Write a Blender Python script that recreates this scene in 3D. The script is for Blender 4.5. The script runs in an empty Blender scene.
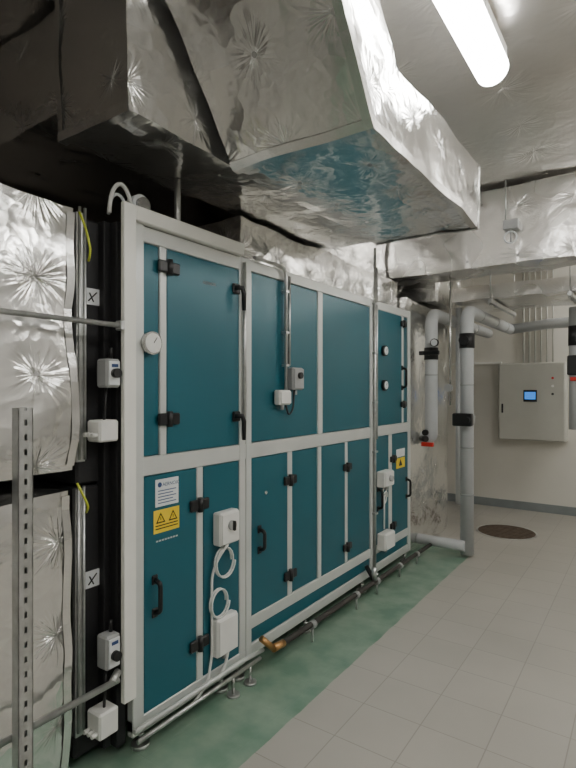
import bpy, math, random
from mathutils import Vector, noise, Matrix
random.seed(4)
S=bpy.context.scene
COL=S.collection

# ------------------------------------------------------------ materials
def newmat(n):
    m=bpy.data.materials.new(n); m.use_nodes=True
    nt=m.node_tree; b=nt.nodes['Principled BSDF']
    return m,nt,b
def simple(n,c,rough=.5,metal=0,var=.06,scale=6,bump=0,bscale=60,emit=None,es=0):
    m,nt,b=newmat(n)
    tc=nt.nodes.new('ShaderNodeTexCoord')
    no=nt.nodes.new('ShaderNodeTexNoise'); no.inputs['Scale'].default_value=scale; no.inputs['Detail'].default_value=3
    nt.links.new(tc.outputs['Object'],no.inputs['Vector'])
    cr=nt.nodes.new('ShaderNodeValToRGB')
    cr.color_ramp.elements[0].position=.3; cr.color_ramp.elements[1].position=.7
    cr.color_ramp.elements[0].color=[max(0,x*(1-var)) for x in c]+[1]
    cr.color_ramp.elements[1].color=[min(1,x*(1+var)) for x in c]+[1]
    nt.links.new(no.outputs['Fac'],cr.inputs['Fac'])
    nt.links.new(cr.outputs['Color'],b.inputs['Base Color'])
    b.inputs['Roughness'].default_value=rough; b.inputs['Metallic'].default_value=metal
    if bump:
        n2=nt.nodes.new('ShaderNodeTexNoise'); n2.inputs['Scale'].default_value=bscale
        nt.links.new(tc.outputs['Object'],n2.inputs['Vector'])
        bp=nt.nodes.new('ShaderNodeBump'); bp.inputs['Strength'].default_value=bump; bp.inputs['Distance'].default_value=.004
        nt.links.new(n2.outputs['Fac'],bp.inputs['Height']); nt.links.new(bp.outputs['Normal'],b.inputs['Normal'])
    if emit:
        b.inputs['Emission Color'].default_value=(*emit,1); b.inputs['Emission Strength'].default_value=es
    return m

def foil(n,base=.8,rough=.24,pin=.36,radial=1.0,crk=1.0,fine=1.0,tint=(1,1,.98)):
    m,nt,b=newmat(n); N=nt.nodes.new; L=nt.links.new
    uv=N('ShaderNodeUVMap'); uv.uv_map='UVMap'
    sc=N('ShaderNodeVectorMath'); sc.operation='SCALE'; sc.inputs['Scale'].default_value=1/pin
    L(uv.outputs[0],sc.inputs[0])
    fl=N('ShaderNodeVectorMath'); fl.operation='FLOOR'; L(sc.outputs[0],fl.inputs[0])
    fr=N('ShaderNodeVectorMath'); fr.operation='SUBTRACT'; L(sc.outputs[0],fr.inputs[0]); L(fl.outputs[0],fr.inputs[1])
    ce=N('ShaderNodeVectorMath'); ce.operation='SUBTRACT'; L(fr.outputs[0],ce.inputs[0]); ce.inputs[1].default_value=(.5,.5,0)
    fz=N('ShaderNodeVectorMath'); fz.operation='MULTIPLY'; L(ce.outputs[0],fz.inputs[0]); fz.inputs[1].default_value=(1,1,0)
    ln=N('ShaderNodeVectorMath'); ln.operation='LENGTH'; L(fz.outputs[0],ln.inputs[0])
    nm=N('ShaderNodeVectorMath'); nm.operation='NORMALIZE'; L(fz.outputs[0],nm.inputs[0])
    dsc=N('ShaderNodeVectorMath'); dsc.operation='SCALE'; dsc.inputs['Scale'].default_value=4.0; L(nm.outputs[0],dsc.inputs[0])
    cm=N('ShaderNodeVectorMath'); cm.operation='MULTIPLY'; L(fl.outputs[0],cm.inputs[0]); cm.inputs[1].default_value=(13.1,7.7,5.3)
    ad=N('ShaderNodeVectorMath'); ad.operation='ADD'; L(dsc.outputs[0],ad.inputs[0]); L(cm.outputs[0],ad.inputs[1])
    zc=N('ShaderNodeCombineXYZ'); L(ln.outputs['Value'],zc.inputs['Z'])
    ad2=N('ShaderNodeVectorMath'); ad2.operation='ADD'; L(ad.outputs[0],ad2.inputs[0]); L(zc.outputs[0],ad2.inputs[1])
    rn=N('ShaderNodeTexNoise'); rn.inputs['Scale'].default_value=1.6; rn.inputs['Detail'].default_value=1; L(ad2.outputs[0],rn.inputs['Vector'])
    fo=N('ShaderNodeMapRange'); fo.interpolation_type='SMOOTHSTEP'
    fo.inputs['From Min'].default_value=.0; fo.inputs['From Max'].default_value=.50
    fo.inputs['To Min'].default_value=1; fo.inputs['To Max'].default_value=0
    L(ln.outputs['Value'],fo.inputs['Value'])
    wn=N('ShaderNodeTexWhiteNoise'); L(fl.outputs[0],wn.inputs['Vector'])
    wm=N('ShaderNodeMapRange'); wm.inputs['To Min'].default_value=.25; wm.inputs['To Max'].default_value=1.0; L(wn.outputs['Value'],wm.inputs['Value'])
    r1=N('ShaderNodeMath'); r1.operation='MULTIPLY'; L(rn.outputs['Fac'],r1.inputs[0]); L(fo.outputs[0],r1.inputs[1])
    r15=N('ShaderNodeMath'); r15.operation='MULTIPLY'; L(r1.outputs[0],r15.inputs[0]); L(wm.outputs[0],r15.inputs[1])
    r2=N('ShaderNodeMath'); r2.operation='MULTIPLY'; L(r15.outputs[0],r2.inputs[0]); r2.inputs[1].default_value=.75*radial
    tc=N('ShaderNodeTexCoord')
    cn=N('ShaderNodeTexNoise'); cn.noise_type='RIDGED_MULTIFRACTAL'
    cn.inputs['Scale'].default_value=3.2; cn.inputs['Detail'].default_value=3; cn.inputs['Roughness'].default_value=.5
    cn.inputs['Distortion'].default_value=.5
    L(tc.outputs['Object'],cn.inputs['Vector'])
    c2=N('ShaderNodeMath'); c2.operation='MULTIPLY'; L(cn.outputs['Fac'],c2.inputs[0]); c2.inputs[1].default_value=.26*crk
    wv=N('ShaderNodeTexNoise'); wv.inputs['Scale'].default_value=7; wv.inputs['Detail'].default_value=2
    L(tc.outputs['Object'],wv.inputs['Vector'])
    wa=N('ShaderNodeVectorMath'); wa.operation='MULTIPLY_ADD'; L(wv.outputs['Color'],wa.inputs[0]); wa.inputs[1].default_value=(.22,.22,.22); L(tc.outputs['Object'],wa.inputs[2])
    vo=N('ShaderNodeTexVoronoi'); vo.feature='F1'; vo.inputs['Scale'].default_value=11
    L(wa.outputs[0],vo.inputs['Vector'])
    c3=N('ShaderNodeMath'); c3.operation='MULTIPLY'; L(vo.outputs['Distance'],c3.inputs[0]); c3.inputs[1].default_value=.19*fine
    s1=N('ShaderNodeMath'); L(r2.outputs[0],s1.inputs[0]); L(c2.outputs[0],s1.inputs[1])
    s2=N('ShaderNodeMath'); L(s1.outputs[0],s2.inputs[0]); L(c3.outputs[0],s2.inputs[1])
    bp=N('ShaderNodeBump'); bp.inputs['Strength'].default_value=.7; bp.inputs['Distance'].default_value=.03
    L(s2.outputs[0],bp.inputs['Height']); L(bp.outputs['Normal'],b.inputs['Normal'])
    b.inputs['Base Color'].default_value=(base*tint[0],base*tint[1],base*tint[2],1)
    b.inputs['Metallic'].default_value=.96
    rr=N('ShaderNodeMapRange'); rr.inputs['To Min'].default_value=rough-.04; rr.inputs['To Max'].default_value=rough+.07
    L(cn.outputs['Fac'],rr.inputs['Value']); L(rr.outputs[0],b.inputs['Roughness'])
    return m

M={}
M['foil']=foil('foil_insulation',base=.86,rough=.23)
M['foils']=foil('foil_insulation_smooth',base=.90,rough=.22,radial=.55,crk=1.0,fine=.9)
M['foilc']=foil('foil_ceiling',base=.86,rough=.32,pin=.5,radial=1.2,crk=.7,fine=.5,tint=(1,.97,.93))
M['foilb']=foil('foil_board',base=.88,rough=.30,pin=.42,radial=.6,crk=.6,fine=.5,tint=(1,.98,.95))
M['tape']=simple('foil_tape',(.88,.88,.86),.22,.95,bump=.3,bscale=18)
M['teal']=simple('teal_enamel',(.012,.118,.158),.34,.1,var=.05,scale=2)
M['frame']=simple('aluminium_frame',(.64,.66,.64),.38,.25,var=.04)
M['cream']=simple('cream_trim',(.85,.85,.80),.4,0,var=.03)
M['black']=simple('black_plastic',(.012,.012,.013),.4)
M['flex']=simple('black_flexible_fabric',(.018,.018,.02),.6,bump=.4,bscale=30)
M['dark']=simple('dark_sheet',(.05,.045,.04),.7)
M['white']=simple('white_plastic',(.80,.80,.77),.4)
M['grey']=simple('grey_plastic',(.36,.37,.37),.45)
M['galv']=simple('galvanised_steel',(.56,.57,.56),.36,.85,var=.15,scale=20)
M['steel']=simple('steel',(.6,.6,.59),.25,.9)
M['pins']=simple('insulation_pin',(.6,.6,.6),.3,.9)
M['pipe']=simple('grey_pipe_insulation',(.50,.52,.53),.55,0,var=.05)
M['pipej']=simple('pipe_joint_tape',(.36,.38,.38),.5)
M['brass']=simple('brass',(.55,.30,.12),.35,.8)
M['red']=simple('red_plastic',(.6,.03,.02),.4)
M['yellow']=simple('yellow_label',(.85,.62,.03),.5)
M['ygreen']=simple('earth_cable',(.55,.6,.05),.5)
M['label']=simple('white_label',(.76,.79,.80),.4)
M['blue']=simple('blue_mark',(.03,.07,.2),.4)
M['wall']=simple('painted_wall',(.77,.75,.68),.7,0,var=.04,scale=1.5,bump=.15)
M['wallg']=simple('grey_wall',(.45,.44,.42),.8,0,var=.06,scale=1.5,bump=.15)
M['walld']=simple('shade_dark_wall',(.16,.14,.12),.8,bump=.3)  # colour darkened to stand in for shade in the void above the unit
M['base']=simple('baseboard_paint',(.27,.30,.30),.5)
M['cab']=simple('cabinet_enamel',(.52,.52,.47),.45,var=.03)
M['screen']=simple('screen_blue',(.02,.1,.3),.2,emit=(.05,.25,.8),es=1.0)
M['tube']=simple('fluorescent_diffuser',(.9,.9,.88),.4,emit=(1,.98,.93),es=29)
M['rust']=simple('cast_iron_cover',(.12,.09,.065),.6,.3,var=.3,scale=15,bump=.6)

def floormat():
    m,nt,b=newmat('tiled_floor_green_paint'); N=nt.nodes.new; L=nt.links.new
    g=N('ShaderNodeNewGeometry')
    br=N('ShaderNodeTexBrick'); br.offset=0; br.squash=1
    br.inputs['Scale'].default_value=1; br.inputs['Brick Width'].default_value=.30; br.inputs['Row Height'].default_value=.30
    br.inputs['Mortar Size'].default_value=.0035; br.inputs['Mortar Smooth'].default_value=.5
    br.inputs['Color1'].default_value=(.385,.37,.33,1); br.inputs['Color2'].default_value=(.405,.388,.348,1); br.inputs['Mortar'].default_value=(.29,.275,.245,1)
    L(g.outputs['Position'],br.inputs['Vector'])
    n=N('ShaderNodeTexNoise'); n.inputs['Scale'].default_value=1.3; n.inputs['Detail'].default_value=5; L(g.outputs['Position'],n.inputs['Vector'])
    mr=N('ShaderNodeMapRange'); mr.inputs['To Min'].default_value=.82; mr.inputs['To Max'].default_value=1.14; L(n.outputs['Fac'],mr.inputs['Value'])
    mu=N('ShaderNodeVectorMath'); mu.operation='SCALE'; L(br.outputs['Color'],mu.inputs[0]); L(mr.outputs[0],mu.inputs['Scale'])
    n2=N('ShaderNodeTexNoise'); n2.inputs['Scale'].default_value=5; n2.inputs['Detail'].default_value=7; L(g.outputs['Position'],n2.inputs['Vector'])
    cr=N('ShaderNodeValToRGB'); cr.color_ramp.elements[0].position=.35; cr.color_ramp.elements[1].position=.68
    cr.color_ramp.elements[0].color=(.14,.25,.18,1); cr.color_ramp.elements[1].color=(.27,.36,.28,1); L(n2.outputs['Fac'],cr.inputs['Fac'])
    sp=N('ShaderNodeSeparateXYZ'); L(g.outputs['Position'],sp.inputs[0])
    ne=N('ShaderNodeMath'); ne.operation='MULTIPLY_ADD'; L(n2.outputs['Fac'],ne.inputs[0]); ne.inputs[1].default_value=.02; L(sp.outputs['X'],ne.inputs[2])
    lt=N('ShaderNodeMath'); lt.operation='LESS_THAN'; L(ne.outputs[0],lt.inputs[0]); lt.inputs[1].default_value=-1.42
    ly=N('ShaderNodeMath'); ly.operation='LESS_THAN'; L(sp.outputs['Y'],ly.inputs[0]); ly.inputs[1].default_value=5.3
    an=N('ShaderNodeMath'); an.operation='MULTIPLY'; L(lt.outputs[0],an.inputs[0]); L(ly.outputs[0],an.inputs[1])
    mx=N('ShaderNodeMix'); mx.data_type='RGBA'; L(an.outputs[0],mx.inputs[0]); L(mu.outputs[0],mx.inputs[6]); L(cr.outputs[0],mx.inputs[7])
    L(mx.outputs[2],b.inputs['Base Color']); b.inputs['Roughness'].default_value=.34
    bp=N('ShaderNodeBump'); bp.inputs['Strength'].default_value=.2; bp.inputs['Distance'].default_value=.003
    iv=N('ShaderNodeMath'); iv.operation='SUBTRACT'; iv.inputs[0].default_value=1; L(br.outputs['Fac'],iv.inputs[1])
    L(iv.outputs[0],bp.inputs['Height']); L(bp.outputs['Normal'],b.inputs['Normal'])
    return m
M['floor']=floormat()

# ------------------------------------------------------------ geometry helpers
def obj(name,me,parent=None):
    o=bpy.data.objects.new(name,me); COL.objects.link(o)
    if parent: o.parent=parent
    return o
def empty(name,loc=(0,0,0)):
    e=bpy.data.objects.new(name,None); e.empty_display_size=.1; COL.objects.link(e); return e
class MB:
    """accumulates parts of one mesh with several materials"""
    def __init__(s): s.v=[];s.f=[];s.m=[];s.sm=[];s.mats=[]
    def mi(s,k):
        if k not in s.mats: s.mats.append(k)
        return s.mats.index(k)
    def box(s,x0,x1,y0,y1,z0,z1,k,b=0.0):
        x0,x1=sorted((x0,x1));y0,y1=sorted((y0,y1));z0,z1=sorted((z0,z1))
        b=min(b,(x1-x0)*.45,(y1-y0)*.45,(z1-z0)*.45); i=s.mi(k); n=len(s.v)
        if b<=0:
            s.v+=[(x,y,z) for x in (x0,x1) for y in (y0,y1) for z in (z0,z1)]
            for f in ((0,1,3,2),(4,6,7,5),(0,4,5,1),(2,3,7,6),(0,2,6,4),(1,5,7,3)):
                s.f.append([n+q for q in f]); s.m.append(i); s.sm.append(False)
            return
        import itertools
        lo=(x0,y0,z0);hi=(x1,y1,z1); idx={}
        for c in itertools.product((0,1),repeat=3):
            for ax in range(3):
                p=[]
                for a in range(3):
                    base=hi[a] if c[a] else lo[a]
                    if a!=ax: base+= -b if c[a] else b
                    p.append(base)
                idx[(c,ax)]=len(s.v); s.v.append(tuple(p))
        cen=Vector(((x0+x1)/2,(y0+y1)/2,(z0+z1)/2))
        def add(ids):
            P=[Vector(s.v[q]) for q in ids]; nn=(P[1]-P[0]).cross(P[2]-P[1])
            c=sum(P,Vector())/len(P)
            if nn.dot(c-cen)<0: ids=ids[::-1]
            s.f.append(ids); s.m.append(i); s.sm.append(False)
        for ax in range(3):
            o1,o2=[a for a in range(3) if a!=ax]
            for sd in (0,1):
                ids=[]
                for (p,q) in ((0,0),(1,0),(1,1),(0,1)):
                    c=[0,0,0]; c[ax]=sd;c[o1]=p;c[o2]=q; ids.append(idx[(tuple(c),ax)])
                add(ids)
            for p in (0,1):
                for q in (0,1):
                    c0=[0,0,0];c0[o1]=p;c0[o2]=q;c1=list(c0);c1[ax]=1
                    add([idx[(tuple(c0),o1)],idx[(tuple(c1),o1)],idx[(tuple(c1),o2)],idx[(tuple(c0),o2)]])
        for c in itertools.product((0,1),repeat=3):
            add([idx[(c,0)],idx[(c,1)],idx[(c,2)]])
    def tube(s,pts,r,k,seg=12,caps=True,fillet=0):
        P=[Vector(p) for p in pts]
        if fillet:
            Q=[P[0]]
            for a in range(1,len(P)-1):
                d0=(P[a-1]-P[a]);d1=(P[a+1]-P[a]); q=min(fillet,d0.length*.49,d1.length*.49)
                A=P[a]+d0.normalized()*q;B=P[a]+d1.normalized()*q
                for t in [0,.2,.4,.6,.8,1]:
                    Q.append(A*(1-t)**2+P[a]*2*t*(1-t)+B*t*t)
            Q.append(P[-1]); P=Q
        i=s.mi(k); rings=[]; up=None
        for a in range(len(P)):
            if a==0:d=P[1]-P[0]
            elif a==len(P)-1:d=P[-1]-P[-2]
            else:d=(P[a+1]-P[a]).normalized()+(P[a]-P[a-1]).normalized()
            d.normalize()
            if up is None:
                up=Vector((0,0,1)) if abs(d.z)<.9 else Vector((1,0,0))
            u=(up-d*up.dot(d)).normalized(); w=d.cross(u); up=u
            ra=r[a] if isinstance(r,(list,tuple)) else r
            n=len(s.v); rings.append(n)
            for j in range(seg):
                t=2*math.pi*j/seg; s.v.append(tuple(P[a]+(u*math.cos(t)+w*math.sin(t))*ra))
        for a in range(len(P)-1):
            for j in range(seg):
                j2=(j+1)%seg
                s.f.append([rings[a]+j,rings[a]+j2,rings[a+1]+j2,rings[a+1]+j]); s.m.append(i); s.sm.append(True)
        if caps:
            s.f.append([rings[0]+j for j in range(seg)][::-1]); s.m.append(i); s.sm.append(False)
            s.f.append([rings[-1]+j for j in range(seg)]); s.m.append(i); s.sm.append(False)
    def poly(s,pts,k):
        n=len(s.v); s.v+=[tuple(p) for p in pts]; s.f.append(list(range(n,n+len(pts)))); s.m.append(s.mi(k)); s.sm.append(False)
    def done(s,name,parent=None):
        me=bpy.data.meshes.new(name); me.from_pydata(s.v,[],s.f)
        for k in s.mats: me.materials.append(M[k])
        me.polygons.foreach_set('material_index',s.m); me.polygons.foreach_set('use_smooth',s.sm)
        me.update(); return obj(name,me,parent)

def quilt(name,quads,mat='foil',parent=None,disp=.018,pin=.36,dens=16,dimple=.014,nfreq=2.6,seams=()):
    """foil wrapped duct: each quad = 4 world points, CCW from outside. seams: arrises covered with foil tape"""
    v=[];f=[];uvs=[];mi=[];sm=[]
    pinp=[]
    def dsp(p): return noise.noise_vector(p*nfreq)*disp+noise.noise_vector(p*nfreq*2.7)*disp*.4
    for qd in quads:
        A,B,C,D=[Vector(p) for p in qd]
        n=(B-A).cross(D-A).normalized()
        lu=max((B-A).length,(C-D).length); lv=max((D-A).length,(C-B).length)
        nu=max(2,int(lu*dens)); nv=max(2,int(lv*dens)); base=len(v)
        off=Vector((random.random()*pin,random.random()*pin))
        for j in range(nv+1):
            for i in range(nu+1):
                s=i/nu;t=j/nv
                p=A*(1-s)*(1-t)+B*s*(1-t)+C*s*t+D*(1-s)*t
                U=s*lu+off.x;V=t*lv+off.y
                fu=(U/pin)%1-.5; fv=(V/pin)%1-.5; r=math.hypot(fu,fv)*pin
                edge=min(s*lu,(1-s)*lu,t*lv,(1-t)*lv); w=min(1,edge/.08)
                q=p+dsp(p)+n*w*(disp*.5-dimple*math.exp(-(r/.06)**2))
                v.append(q); uvs.append((U,V))
        for j in range(nv):
            for i in range(nu):
                a=base+j*(nu+1)+i; f.append((a,a+1,a+nu+2,a+nu+1)); mi.append(0); sm.append(True)
        iu=0
        while (iu+.5)*pin-off.x<lu:
            jv=0
            while (jv+.5)*pin-off.y<lv:
                s=((iu+.5)*pin-off.x)/lu; t=((jv+.5)*pin-off.y)/lv
                if .04<s<.96 and .04<t<.96:
                    p=A*(1-s)*(1-t)+B*s*(1-t)+C*s*t+D*(1-s)*t
                    pinp.append((p+dsp(p)+n*(disp*.5-dimple+.002),n,(B-A).normalized()))
                jv+=1
            iu+=1
    for p,n,u in pinp:
        w=n.cross(u); b=len(v)
        for j in range(10):
            t=2*math.pi*j/10; v.append(p+(u*math.cos(t)+w*math.sin(t))*.012+n*.001); uvs.append((0,0))
        f.append(tuple(range(b,b+10))); mi.append(1); sm.append(False)
    for P0,P1,dA,dB in seams:
        P0=Vector(P0);P1=Vector(P1);dA=Vector(dA)*.035;dB=Vector(dB)*.035
        o=-(dA+dB).normalized()*.006
        k=max(2,int((P1-P0).length*dens)); b=len(v)
        for i in range(k+1):
            p=P0.lerp(P1,i/k); e=dsp(p)
            for q,oo in ((p+dA,o-dB*.12),(p,o*1.2),(p+dB,o-dA*.12)):
                v.append(q+e+oo); uvs.append((0,0))
        for i in range(k):
            for c in (0,1):
                a=b+i*3+c; f.append((a,a+1,a+4,a+3)); mi.append(2); sm.append(False)
    me=bpy.data.meshes.new(name); me.from_pydata([tuple(x) for x in v],[],f)
    me.materials.append(M[mat]); me.materials.append(M['pins']); me.materials.append(M['tape'])
    uvl=me.uv_layers.new(name='UVMap')
    for l in me.loops: uvl.data[l.index].uv=uvs[l.vertex_index]
    me.polygons.foreach_set('material_index',mi); me.polygons.foreach_set('use_smooth',sm); me.update()
    return obj(name,me,parent)
def bq(x0,x1,y0,y1,z0,z1,skip=''):
    Q={'-x':[(x0,y1,z0),(x0,y0,z0),(x0,y0,z1),(x0,y1,z1)],
       '+x':[(x1,y0,z0),(x1,y1,z0),(x1,y1,z1),(x1,y0,z1)],
       '-y':[(x0,y0,z0),(x1,y0,z0),(x1,y0,z1),(x0,y0,z1)],
       '+y':[(x1,y1,z0),(x0,y1,z0),(x0,y1,z1),(x1,y1,z1)],
       '-z':[(x0,y1,z0),(x1,y1,z0),(x1,y0,z0),(x0,y0,z0)],
       '+z':[(x0,y0,z1),(x1,y0,z1),(x1,y1,z1),(x0,y1,z1)]}
    return [q for k,q in Q.items() if k not in skip.split()]
def prism(profile,x0,x1):
    q=[]; n=len(profile)
    for i in range(n):
        a=profile[i]; b=profile[(i+1)%n]
        q.append([(x1,a[0],a[1]),(x0,a[0],a[1]),(x0,b[0],b[1]),(x1,b[0],b[1])])
    return q

# ------------------------------------------------------------ room
CZ=3.38
def slab(name,x0,x1,y0,y1,z0,z1,k):
    b=MB(); b.box(x0,x1,y0,y1,z0,z1,k); return b.done(name)
slab('floor',-3.4,2.8,-3,7.6,-.1,0,'floor')
slab('wall_far',-3.4,2.8,7.5,7.6,0,CZ+.1,'wall')
slab('wall_left',-3.5,-3.4,-3,7.6,0,CZ+.1,'walld')
slab('wall_right',2.8,2.9,-3,7.6,0,CZ+.1,'wallg')
slab('wall_back',-3.4,2.8,-3.1,-3,0,CZ+.1,'wallg')
slab('baseboard_far',-3.4,2.8,7.485,7.5,0,.11,'base')
slab('baseboard_right',2.785,2.8,-3,7.485,0,.11,'base')
b=MB(); b.box(-3.4,2.8,-3,7.6,CZ+.04,CZ+.12,'walld'); b.done('ceiling')
quilt('ceiling_foil_insulation',[[(-3.35,7.45,CZ),(2.75,7.45,CZ),(2.75,-2.95,CZ),(-3.35,-2.95,CZ)]],'foilc',None,disp=.03,pin=.5,dens=10,dimple=.035,nfreq=1.6)

# ------------------------------------------------------------ air handling unit
A=empty('air_handling_unit')
FX=-1.85
b=MB()
b.box(-3.0,FX-.03,1.48,4.66,.16,2.31,'dark')
b.done('core_body',A)
b=MB()
def fr(y0,y1,z0,z1,d=0): b.box(FX-.035,FX+.004+d,y0,y1,z0,z1,'frame',.004)
fr(1.47,2.24,.08,.155); fr(2.24,4.66,.10,.165); fr(2.24,4.66,.25,.32)
fr(1.47,4.66,1.215,1.30)
fr(1.47,2.20,2.26,2.33); fr(2.20,4.66,2.27,2.335)
for y0,y1 in ((1.47,1.53),(2.185,2.235),(2.240,2.29),(3.81,3.855),(3.865,3.915),(4.60,4.66)):
    fr(y0,y1,.10,2.335,.003)
fr(1.625,1.665,1.30,2.26); fr(3.01,3.07,1.30,2.27)
fr(4.46,4.50,1.30,2.27)
fr(1.86,1.905,.155,1.215)
for y0,y1 in ((2.65,2.70),(3.01,3.055),(3.39,3.43),(4.17,4.24)): fr(y0,y1,.32,1.215)
b.done('aluminium_profiles',A)
b=MB()
def pn(y0,y1,z0,z1,d=-.004): b.box(FX-.03,FX+d,y0+.003,y1-.003,z0+.003,z1-.003,'teal',.003)
pn(1.53,1.625,1.30,2.26); pn(1.665,2.185,1.30,2.26,.004)
pn(2.29,3.01,1.30,2.27); pn(3.07,3.81,1.30,2.27); pn(3.915,4.46,1.30,2.27,.003); pn(4.50,4.60,1.30,2.27)
pn(1.53,1.86,.155,1.215,.004); pn(1.905,2.185,.155,1.215,.004)
for y0,y1,d in ((2.29,2.65,.004),(2.70,3.01,-.004),(3.055,3.39,.004),(3.43,3.81,-.004),(3.915,4.17,.003),(4.24,4.60,.003)): pn(y0,y1,.32,1.215,d)
pn(2.29,3.81,.165,.25); pn(3.915,4.60,.165,.25)
b.done('teal_doors_and_panels',A)
b=MB()
b.box(FX+.005,FX+.03,1.405,1.47,.27,2.40,'cream',.004)
b.box(FX-.012,FX+.03,1.4705,2.20,2.335,2.40,'cream',.004)
b.done('cream_corner_trim',A)
b=MB(); b.box(-3.0,FX-.04,1.5,4.66,2.311,2.33,'galv'); b.done('roof_sheet',A)
# hardware
b=MB()
def hinge(y,z,w=.13,h=.055):
    b.box(FX+.003,FX+.022,y-w/2,y-.012,z-h/2,z+h/2,'black',.006)
    b.box(FX+.003,FX+.022,y+.012,y+w/2,z-h/2,z+h/2,'black',.006)
    b.tube([(FX+.018,y,z-h/2-.008),(FX+.018,y,z+h/2+.008)],.015,'black',12)
def handle(y,z0,z1,off=.045,s=0):
    b.tube([(FX+.003,y,z0),(FX+off,y,z0+.01),(FX+off,y,z1-.01),(FX+.003,y,z1)],.011,'black',10,fillet=.02)
    b.box(FX+.003,FX+.012,y-.017,y+.017,z0-.022,z0+.022,'black',.004)
    b.box(FX+.003,FX+.012,y-.017,y+.017,z1-.022,z1+.022,'black',.004)
def latch(y,z0,z1):
    b.box(FX+.003,FX+.02,y-.028,y+.03,z1-.05,z1+.005,'black',.006)
    b.tube([(FX+.015,y-.02,z1-.02),(FX+.045,y+.01,z1-.02),(FX+.05,y+.02,z1-.05),(FX+.05,y+.02,z0)],[.015,.014,.013,.010],'black',10)
hinge(1.67,2.17);hinge(1.67,1.465)
latch(2.15,2.03,2.17);latch(2.15,1.33,1.48)
handle(1.59,.59,.74)
hinge(1.87,1.03);hinge(1.87,.34)
handle(2.36,.68,.80)
hinge(2.665,1.04);hinge(2.665,.45)
hinge(3.41,1.03,.12,.05);hinge(3.41,.44,.12,.05)
hinge(4.48,2.2,.12,.05);hinge(4.48,1.47,.12,.05)
handle(4.46,1.62,1.80); handle(3.95,.62,.78)
hinge(4.25,1.0,.12,.05);hinge(4.25,.42,.12,.05)
handle(4.56,.62,.78)
b.done('hinges_and_handles',A)
# gauges
b=MB()
def disc(y,z,r,k,d=.02,x=FX):
    b.tube([(x,y,z),(x+d,y,z)],r,k,24)
disc(1.562,1.81,.052,'steel',.03); disc(1.562,1.81,.044,'white',.033)
b.tube([(FX+.034,1.562,1.81),(FX+.034,1.58,1.835)],.002,'black',6)
for z in (1.93,1.64):
    disc(4.06,z,.045,'black',.03); disc(4.06,z,.034,'label',.033)
    b.tube([(FX+.034,4.06,z),(FX+.034,4.07,z+.02)],.002,'black',6)
disc(2.42,1.0,.01,'steel',.01)
b.done('pressure_gauges',A)
# labels
b=MB()
b.box(FX+.003,FX+.006,1.595,1.735,1.065,1.19,'label')
disc(1.62,1.165,.012,'blue',.0035,FX+.003)
for i in range(5): b.box(FX+.006,FX+.0068,1.61,1.72-.02*(i%2),1.135-.014*i,1.139-.014*i,'blue')
b.box(FX+.003,FX+.006,1.585,1.74,.945,1.05,'yellow')
for yy in (1.625,1.70):
    b.poly([(FX+.0068,yy-.028,.99),(FX+.0068,yy+.028,.99),(FX+.0068,yy,1.038)],'black')
    b.poly([(FX+.0072,yy-.018,.996),(FX+.0072,yy+.018,.996),(FX+.0072,yy,1.027)],'yellow')
    b.box(FX+.0072,FX+.0076,yy-.002,yy+.002,1.003,1.017,'black')
for i in range(2): b.box(FX+.006,FX+.0068,1.595,1.73,.976-.014*i,.981-.014*i,'black')
b.box(FX+.003,FX+.006,4.33,4.52,.90,.99,'yellow')
b.poly([(FX+.0068,4.38,.92),(FX+.0068,4.46,.92),(FX+.0068,4.42,.98)],'black')
b.box(FX+.003,FX+.006,4.33,4.52,1.0,1.07,'label')
for i in range(8): b.box(FX+.003,FX+.0052,1.60+.017*i,1.612+.017*i,.905,.912,'frame')
b.done('labels',A)
cu=bpy.data.curves.new('maker_name','FONT'); cu.body='AERNOX'; cu.size=.024; cu.extrude=.0003; cu.materials.append(M['blue'])
t=obj('maker_name',cu,A); t.matrix_world=Matrix(((0,0,1,FX+.0065),(1,0,0,1.636),(0,1,0,1.156),(0,0,0,1)))
cu=bpy.data.curves.new('maker_name_door','FONT'); cu.body='AERNOX'; cu.size=.024; cu.extrude=.0003; cu.materials.append(M['grey'])
t=obj('maker_name_door',cu,A); t.matrix_world=Matrix(((0,0,1,FX+.0055),(1,0,0,1.90),(0,1,0,2.135),(0,0,0,1)))
# junction boxes + cables
b=MB()
def jb(y0,y1,z0,z1,d=.07,k='white'):
    b.box(FX+.004,FX+d,y0,y1,z0,z1,k,.008)
    b.box(FX+d,FX+d+.008,y0+.008,y1-.008,z0+.008,z1-.008,k,.004)
    b.tube([(FX+d*.5,(y0+y1)/2,z0),(FX+d*.5,(y0+y1)/2,z0-.03)],.012,'grey',10)
jb(1.97,2.12,.80,.97,.06); b.tube([(FX+.06,2.045,.90),(FX+.085,2.045,.90)],.025,'grey',14); b.box(FX+.08,FX+.098,2.038,2.052,.875,.925,'black',.003)
jb(1.955,2.115,.235,.43,.055)
jb(2.50,2.62,1.51,1.60,.05); jb(2.64,2.76,1.60,1.74,.05,'grey')
b.tube([(FX+.05,2.70,1.69),(FX+.075,2.70,1.69)],.02,'black',12)
jb(3.92,4.10,.80,.93,.08); jb(3.93,4.12,.28,.42,.08)
b.tube([(FX+.08,4.01,.87),(FX+.11,4.01,.87)],.025,'grey',12)
def coil(y,z,r,n=2):
    pts=[]
    for i in range(n*20+1):
        t=2*math.pi*i/20; rr=r+.006*math.sin(i*.35)
        pts.append((FX+.02+.012*(i/20),y+rr*math.cos(t)*.9,z+rr*math.sin(t)))
    b.tube(pts,.005,'white',8)
coil(2.03,.70,.075);coil(1.99,.50,.07)
b.tube([(FX+.05,2.04,.80),(FX+.03,1.99,.74),(FX+.02,1.95,.66),(FX+.02,1.95,.25),(FX+.02,1.92,.12),(FX+.02,1.80,.06)],.007,'white',8,fillet=.04)
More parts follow.
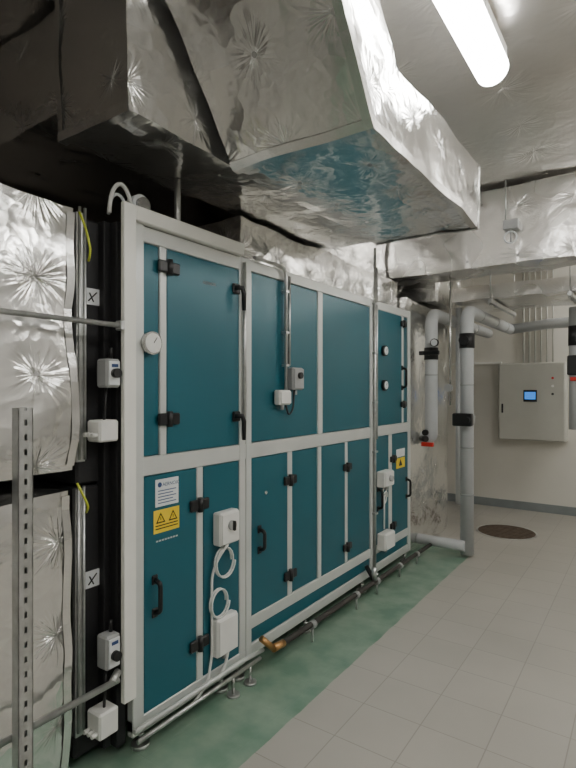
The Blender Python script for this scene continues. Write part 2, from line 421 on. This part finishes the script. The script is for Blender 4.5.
b.tube([(FX+.04,2.05,.235),(FX+.03,2.04,.16),(FX+.03,1.98,.11)],.008,'white',8,fillet=.03)
for z in (.76,.70): 
    b.tube([(FX+.03+.008*math.sin(i*.3),4.03+.05*math.cos(i*.4),z+.05*math.sin(i*.4)) for i in range(18)],.006,'white',6)
b.tube([(FX+.03,4.02,.72),(FX+.03,4.02,.44)],.007,'white',8)
b.done('junction_boxes_and_cables',A)
b=MB()
b.tube([(FX+.025,2.29,2.345),(FX+.025,2.60,2.345),(FX+.025,2.60,1.60)],.011,'galv',10,fillet=.06)
b.tube([(FX+.025,2.635,2.30),(FX+.025,2.635,1.75)],.009,'galv',10)
b.tube([(FX+.025,2.69,1.60),(FX+.03,2.67,1.48),(FX+.03,2.62,1.44),(FX+.03,2.59,1.51)],.006,'black',8,fillet=.03)
for z in (2.2,1.95,1.75): b.box(FX+.004,FX+.04,2.582,2.618,z-.008,z+.008,'galv',.002)
b.tube([(FX+.02,3.86,2.75),(FX+.02,3.86,.16)],.012,'galv',10)
b.tube([(FX+.02,3.90,2.60),(FX+.02,3.90,1.2)],.008,'galv',10)
for z in (2.3,1.9,1.5,1.1,.6): b.box(FX+.004,FX+.038,3.835,3.885,z-.008,z+.008,'galv',.002)
b.tube([(FX+.02,2.21,2.3),(FX+.02,2.21,1.35)],.010,'galv',10)
b.tube([(FX+.04,1.45,.135),(FX+.04,2.15,.135),(FX+.04,2.35,.12)],.012,'frame',10)
b.tube([(FX+.06,1.45,.10),(FX+.06,2.3,.10)],.010,'galv',10)
b.done('cable_conduits',A)
# condensate pipe on floor
b=MB()
b.tube([(FX+.05,2.32,.20),(FX+.09,2.38,.13)],.018,'brass',12); b.tube([(FX+.09,2.38,.13),(FX+.09,2.48,.12)],.022,'brass',12)
b.tube([(FX+.09,2.48,.12),(FX+.09,5.0,.09)],.018,'dark',12)
for y in (2.8,3.4,3.75,4.2,4.6):
    b.tube([(FX+.09,y-.02,.115-.012*(y-2.5)),(FX+.09,y+.02,.113-.012*(y-2.5))],.026,'grey',12)
    b.tube([(FX+.09,y,.10),(FX+.09,y,.0)],.008,'galv',8)
b.tube([(FX+.09,3.70,.12),(FX+.02,3.70,.22)],.018,'black',12); b.tube([(FX+.09,3.70,.12),(FX+.09,3.70,.22)],.02,'galv',12)
b.done('condensate_drain_pipe',A)
# feet
b=MB()
for y in (1.54,2.07,2.21,2.9,3.72,4.0,4.6):
    for x in (FX-.03,-2.95):
        b.tube([(x,y,.0),(x,y,.018)],.04,'galv',16); b.tube([(x,y,.018),(x,y,.16)],.010,'steel',8)
        b.tube([(x,y,.05),(x,y,.065)],.018,'steel',6)
for y in (2.07,2.21):
    b.tube([(FX+.06,y,0),(FX+.06,y,.012)],.035,'galv',14);b.tube([(FX+.06,y,.012),(FX+.06,y,.10)],.008,'steel',8)
b.box(-2.95,FX-.05,1.52,4.64,.10,.16,'dark')
b.done('levelling_feet',A)
# items on roof
b=MB()
b.tube([(-1.95,1.58,2.33),(-1.95,1.58,2.42)],.012,'grey',8); b.tube([(-1.97,1.58,2.45),(-1.92,1.58,2.45)],.05,'label',20); b.tube([(-1.92,1.58,2.45),(-1.90,1.58,2.45)],.034,'steel',18)
b.tube([(-1.90,1.39+.06*(1-math.cos(i/12*math.pi)),2.36+.14*math.sin(i/12*math.pi)) for i in range(13)],.009,'white',8)
b.tube([(-1.92,1.40+.05*(1-math.cos(i/12*math.pi)),2.36+.10*math.sin(i/12*math.pi)) for i in range(13)],.007,'label',8)
b.done('roof_bulkhead_lamp_and_cable',A)

# flexible black end connector with damper switches
F=empty('flexible_duct_connector')
b=MB()
b.box(-2.9,-1.97,1.28,1.415,1.20,2.33,'flex',.01); b.box(-2.9,-1.97,1.27,1.415,.05,1.19,'flex',.01)
b.box(-2.9,-1.93,1.385,1.42,.05,2.33,'flex',.003)
b.box(-2.9,-1.89,1.42,1.468,.05,2.33,'flex',.003)
b.done('connector_fabric',F)
b=MB()
for y in (1.275,1.30): b.tube([(-1.94,y,1.31),(-1.94,y,2.36)],.006,'galv',8)
for y in (1.27,1.295): b.tube([(-1.94,y,.18),(-1.94,y,1.20)],.006,'galv',8)
b.box(-1.97,-1.945,1.265,1.305,1.30,2.34,'galv',.002); b.box(-1.97,-1.945,1.26,1.295,.16,1.19,'galv',.002)
b.done('flange_edges',F)
b=MB()
def sw(z0,z1,y0=1.325,y1=1.395):
    b.box(-1.90,-1.83,y0,y1,z0,z1,'grey',.008); b.box(-1.83,-1.822,y0+.008,y1-.008,z0+.01,z1-.01,'label',.003)
    b.box(-1.93,-1.90,y0+.02,y1,z0+.02,z1-.02,'black')
    b.tube([(-1.822,(y0+y1)/2,z0+.06),(-1.80,(y0+y1)/2,z0+.06)],.02,'black',14)
    b.tube([(-1.87,y1-.02,z1),(-1.87,y1-.02,z1+.05)],.008,'black',8)
    b.box(-1.822,-1.819,y0+.02,y1-.02,z1-.035,z1-.022,'blue')
def wb(z0,z1):
    b.box(-1.93,-1.84,1.30,1.395,z0,z1,'white',.008)
    for i in range(3): b.tube([(-1.86-.025*i,1.30,z0+.03),(-1.86-.025*i,1.275,z0+.03)],.009,'white',8)
sw(1.61,1.73); wb(1.385,1.475); sw(.44,.58); wb(.16,.27)
b.tube([(-1.88,1.36,1.61),(-1.86,1.34,1.55),(-1.88,1.35,1.475)],.006,'black',8)
b.tube([(-1.88,1.36,.44),(-1.86,1.34,.36),(-1.88,1.35,.27)],.006,'black',8)
b.done('damper_switches',F)
b=MB()
for zc in (2.0,.79):
    b.box(-1.97,-1.962,1.315,1.385,zc-.035,zc+.035,'label')
    b.tube([(-1.96,1.33,zc-.02),(-1.96,1.37,zc+.02)],.003,'black',6); b.tube([(-1.96,1.335,zc+.015),(-1.96,1.355,zc-.022)],.003,'black',6)
b.tube([(-1.92,1.26,2.33),(-1.90,1.275,2.27),(-1.90,1.30,2.18),(-1.93,1.31,2.14)],.005,'ygreen',8,fillet=.03)
b.tube([(-1.92,1.25,1.22),(-1.90,1.265,1.17),(-1.90,1.29,1.12),(-1.93,1.30,1.09)],.005,'ygreen',8,fillet=.03)
b.done('stickers_and_earth_straps',F)

# ------------------------------------------------------------ ducts
quilt('insulated_supply_duct',bq(-2.95,-1.92,-1.6,1.235,1.27,2.35),disp=.026,dens=18,
      seams=[((-1.92,1.235,1.29),(-1.92,1.235,2.33),(-1,0,0),(0,-1,0))])
quilt('insulated_return_duct',bq(-2.95,-1.92,-1.6,1.215,.02,1.18),disp=.026,dens=18,
      seams=[((-1.92,1.215,.04),(-1.92,1.215,1.16),(-1,0,0),(0,-1,0))])
quilt('insulated_ceiling_duct',bq(-2.06,-1.60,1.25,3.4,2.65,3.34),'foils',disp=.016,
      seams=[((-2.06,1.25,2.65),(-1.6,1.25,2.65),(0,0,1),(0,1,0)),((-2.06,1.25,2.67),(-2.06,1.25,3.34),(1,0,0),(0,1,0))])
quilt('insulated_ceiling_duct',bq(-3.2,-2.12,1.34,2.2,2.86,3.34),'foils',disp=.016)
quilt('insulated_ceiling_duct',bq(-3.0,-1.98,2.36,4.67,2.37,2.62)+bq(-3.0,-2.1,3.45,4.67,2.62,3.3),disp=.025)
prof=[(1.80,2.60),(3.28,2.60),(3.30,2.98),(2.03,2.94),(1.62,3.34),(1.22,3.34)]
x0,x1=-1.55,-.86
fx=[]
for q in prism(prof,x0,x1):
    P=[Vector(p) for p in q]; n=(P[1]-P[0]).cross(P[3]-P[0]); c=sum(P,Vector())/4
    ref=Vector(((x0+x1)/2,2.6,2.78)) if c.y>2 else Vector(((x0+x1)/2,1.67,3.05))
    if n.dot(c-ref)<0: q=q[::-1]
    fx.append(q)
for x,s in ((x1,1),(x0,-1)):
    a=[(x,1.80,2.60),(x,3.28,2.60),(x,3.30,2.98),(x,2.03,2.94)]
    c=[(x,1.80,2.60),(x,2.03,2.94),(x,1.62,3.34),(x,1.22,3.34)]
    for q in (a,c): fx.append(q if s>0 else q[::-1])
quilt('insulated_offset_duct',fx,'foils',disp=.015,dens=20,dimple=.008,
      seams=[((x1,1.80,2.60),(x1,3.28,2.60),(-1,0,0),(0,0,1)),((x1,3.28,2.60),(x1,3.30,2.98),(0,-1,0),(-1,0,0)),
             ((x1,1.22,3.34),(x1,1.80,2.60),(-1,0,0),(0,.78,.62)),((x0,1.80,2.60),(x1,1.80,2.60),(0,1,0),(0,-.62,.78)),
             ((x0,3.28,2.60),(x1,3.28,2.60),(0,-1,0),(0,0,1))])
quilt('insulated_cross_duct',bq(-2.9,2.6,4.72,5.15,2.68,3.34),'foilb',disp=.014,pin=.42,dimple=.01)
quilt('insulated_cross_duct',bq(-1.7,2.6,5.45,6.4,2.52,2.66),'foilb',disp=.012,pin=.42,dimple=.01)
quilt('insulated_end_duct',bq(-2.9,-1.92,4.72,6.0,.02,2.48),disp=.02)
quilt('insulated_ceiling_duct',bq(-3.0,-1.8,5.2,6.6,2.52,2.95),disp=.02)
# trapeze hanger under the cross duct
b=MB()
b.box(-1.32,-1.28,5.35,6.5,2.46,2.50,'galv',.003)
b.box(-.62,-.58,5.35,6.5,2.46,2.50,'galv',.003)
for x in (-1.3,-.6):
    b.tube([(x,5.38,2.44),(x,5.38,3.34)],.006,'galv',8); b.tube([(x,5.38,2.44),(x,5.38,2.455)],.014,'steel',6)
    b.tube([(x,6.47,2.44),(x,6.47,3.34)],.006,'galv',8)
b.done('trapeze_hanger')

# ------------------------------------------------------------ strut + conduits at left
b=MB()
x,y=-1.75,.935
b.box(x-.02,x+.02,y-.026,y+.026,0,.012,'galv')
for s in (-1,1): b.box(x-.02,x+.02,y+s*.024-.0015,y+s*.024+.0015,0,1.54,'galv')
for s in (-1,1): b.box(x+.017,x+.02,y+s*.015-.010,y+s*.015+.010,0,1.54,'galv')
z=0
while z<1.52:
    b.box(x+.017,x+.02,y-.005,y+.005,z,z+.03,'galv'); z+=.05
b.box(x-.02,x-.017,y-.024,y+.024,0,1.54,'grey')
b.done('strut_channel_post')
C=empty('wall_conduit')
b=MB(); b.tube([(-1.82,-1.2,1.87),(-1.82,1.39,1.87)],.011,'galv',12)
b.box(-1.84,-1.80,1.375,1.395,1.85,1.89,'galv',.003); b.done('upper_conduit',C)
b=MB(); b.tube([(-1.80,-1.2,.405),(-1.80,1.36,.405)],.013,'galv',12); b.tube([(-1.80,1.33,.405),(-1.83,1.38,.42)],.016,'galv',12); b.done('lower_conduit',C)

b=MB(); b.tube([(-1.92,1.80,2.33),(-1.92,1.80,2.64)],.016,'galv',12); b.tube([(-1.92,1.80,2.33),(-1.92,1.80,2.345)],.035,'galv',12); b.done('threaded_hanger_rod')

# ------------------------------------------------------------ insulated pipes
P=empty('insulated_pipework')
b=MB(); R=.062
b.tube([(-1.89,5.07,1.12),(-1.79,5.07,1.12),(-1.79,5.07,2.36),(-1.79,7.3,2.36)],R,'pipe',20,fillet=.14)
b.tube([(-1.44,5.07,.03),(-1.44,5.07,2.36),(-1.44,6.95,2.36)],R,'pipe',20,fillet=.14)
b.tube([(-1.90,5.0,.12),(-1.44,5.0,.12)],.05,'pipe',20)
b.tube([(-1.44,6.95,2.36),(-1.0,6.95,2.40),(2.6,6.95,2.40)],R,'pipe',20)
b.tube([(-.62,6.0,1.2),(-.62,6.0,2.44)],R,'pipe',20)
b.tube([(-1.72,5.75,.35),(-1.72,5.75,2.50)],.035,'pipe',16)
b.done('pipe_runs',P)
b=MB()
for x,z in ((-1.79,1.75),(-1.44,1.65),(-1.44,1.05),(-1.44,.6)):
    b.tube([(x,5.07,z-.008),(x,5.07,z+.008)],R+.002,'pipej',20)
for y in (5.5,6.1,6.6):
    for x in (-1.79,-1.44): b.tube([(x,y-.012,2.36),(x,y+.012,2.36)],R+.002,'pipej',20)
b.tube([(-1.79,5.07,1.90),(-1.79,5.07,2.02)],.069,'black',16); b.tube([(-1.79,5.02,1.96),(-1.79,4.93,1.96)],.02,'black',10); b.box(-1.86,-1.66,4.91,4.94,1.94,1.98,'black',.005)
b.tube([(-1.72,4.98,2.06),(-1.72,4.95,2.06)],.04,'black',16); b.tube([(-1.72,4.95,2.06),(-1.72,4.947,2.06)],.032,'label',16)
b.tube([(-1.44,5.07,2.0),(-1.44,5.07,2.14)],.070,'black',16); b.tube([(-1.44,4.98,2.07),(-1.44,4.95,2.07)],.045,'black',16)
b.tube([(-1.44,5.07,1.27),(-1.44,5.07,1.36)],.075,'grey',16)
b.box(-1.54,-1.36,4.93,5.0,1.26,1.38,'black',.01); b.tube([(-1.40,4.95,1.32),(-1.40,4.90,1.32)],.03,'black',12)
b.tube([(-1.60,5.07,2.66),(-1.60,5.07,1.45)],.010,'steel',10); b.tube([(-1.60,5.03,1.62),(-1.60,5.0,1.62)],.04,'grey',14)
b.tube([(-1.86,5.0,1.12),(-1.80,4.95,1.12)],.03,'black',12); b.box(-1.84,-1.72,4.92,4.95,1.05,1.09,'red',.004)
b.tube([(-1.82,5.0,1.18),(-1.82,4.97,1.18)],.03,'black',12)
b.box(-.69,-.55,5.92,6.08,1.75,1.95,'black',.01); b.tube([(-.62,6.0,2.05),(-.62,6.0,2.25)],.068,'black',16); b.box(-.66,-.58,5.9,5.93,1.69,1.73,'red',.004)
b.done('valves_and_gauges',P)

# ------------------------------------------------------------ far wall items
b=MB()
b.box(-1.65,-.86,7.25,7.499,.95,1.95,'cab',.008)
b.box(-1.64,-.87,7.235,7.25,.96,1.94,'cab',.006)
b.box(-1.34,-1.18,7.228,7.235,1.45,1.60,'black',.003)
b.box(-1.325,-1.195,7.222,7.228,1.48,1.575,'screen',.002)
b.box(-1.605,-1.585,7.22,7.235,1.3,1.42,'black',.004)
for i in range(3): b.tube([(-1.0,7.235,1.75-.1*i),(-1.0,7.222,1.75-.1*i)],.015,['red','white','black'][i],12)
# cables leaving the cabinet top
for i in range(6): b.tube([(-1.38+.07*i,7.46,1.95),(-1.38+.07*i,7.46,3.30)],.012,'cab',8)
b.done('control_cabinet')
slab('cable_trunking',-3.0,-1.66,7.46,7.499,1.955,1.985,'cream')
b=MB()
b.tube([(-1.33,6.22,0),(-1.33,6.22,.006)],.30,'rust',40); b.tube([(-1.33,6.22,0),(-1.33,6.22,.004)],.325,'galv',40)
for i in range(-4,5): 
    w=math.sqrt(.28**2-(i*.06)**2); b.box(-1.33-w,-1.33+w,6.22+i*.06-.008,6.22+i*.06+.008,.006,.010,'rust')
b.done('floor_drain_cover')
b=MB()
b.box(-1.02,-.90,4.63,4.70,2.95,3.03,'grey',.004)
b.tube([(-.96,4.655,2.95),(-.96,4.655,2.84)],.006,'grey',8); b.tube([(-1.0,4.65,3.03),(-1.0,4.65,3.37)],.006,'galv',8)
b.tube([(-.96+.05*math.sin(i*.5),4.64,2.88+.05*math.cos(i*.5)) for i in range(14)],.006,'label',6)
b.done('cable_junction_box')

# ------------------------------------------------------------ fluorescent light in view, added fill lamps out of view
def lamp(x,y0,y1,z=3.22,r=.075):
    L=empty('fluorescent_or_fill_light')
    b=MB(); b.box(x-.07,x+.07,y0+.02,y1-.02,z+.035,CZ-.05,'white',.006); b.done('housing',L)
    b=MB(); b.tube([(x,y0,z),(x,y0+.03,z),(x,y1-.03,z),(x,y1,z)],[r*.75,r,r,r*.75],'tube',20); b.done('diffuser',L)
lamp(-.66,1.35,2.80,3.23,.08)
lamp(.9,-1.8,-.3); lamp(1.2,1.4,2.9)  # unseen lamps added to light the room
lamp(.25,6.55,7.3,3.0); lamp(1.3,6.0,7.3,3.0)  # added out of frame to brighten the far end
lamp(.7,3.2,4.5)  # another unseen lamp, added as fill from the right

w=bpy.data.worlds.new('World'); S.world=w; w.use_nodes=True
w.node_tree.nodes['Background'].inputs[0].default_value=(.9,.93,1,1); w.node_tree.nodes['Background'].inputs[1].default_value=.05

cam=bpy.data.cameras.new('camera'); co=bpy.data.objects.new('camera',cam); COL.objects.link(co)
co.location=(0,0,1.6); co.rotation_euler=(math.radians(90),0,math.radians(34.85))
cam.sensor_fit='HORIZONTAL'; cam.sensor_width=36; cam.lens=520/576*36; cam.shift_y=6/576; cam.clip_start=.05
S.camera=co
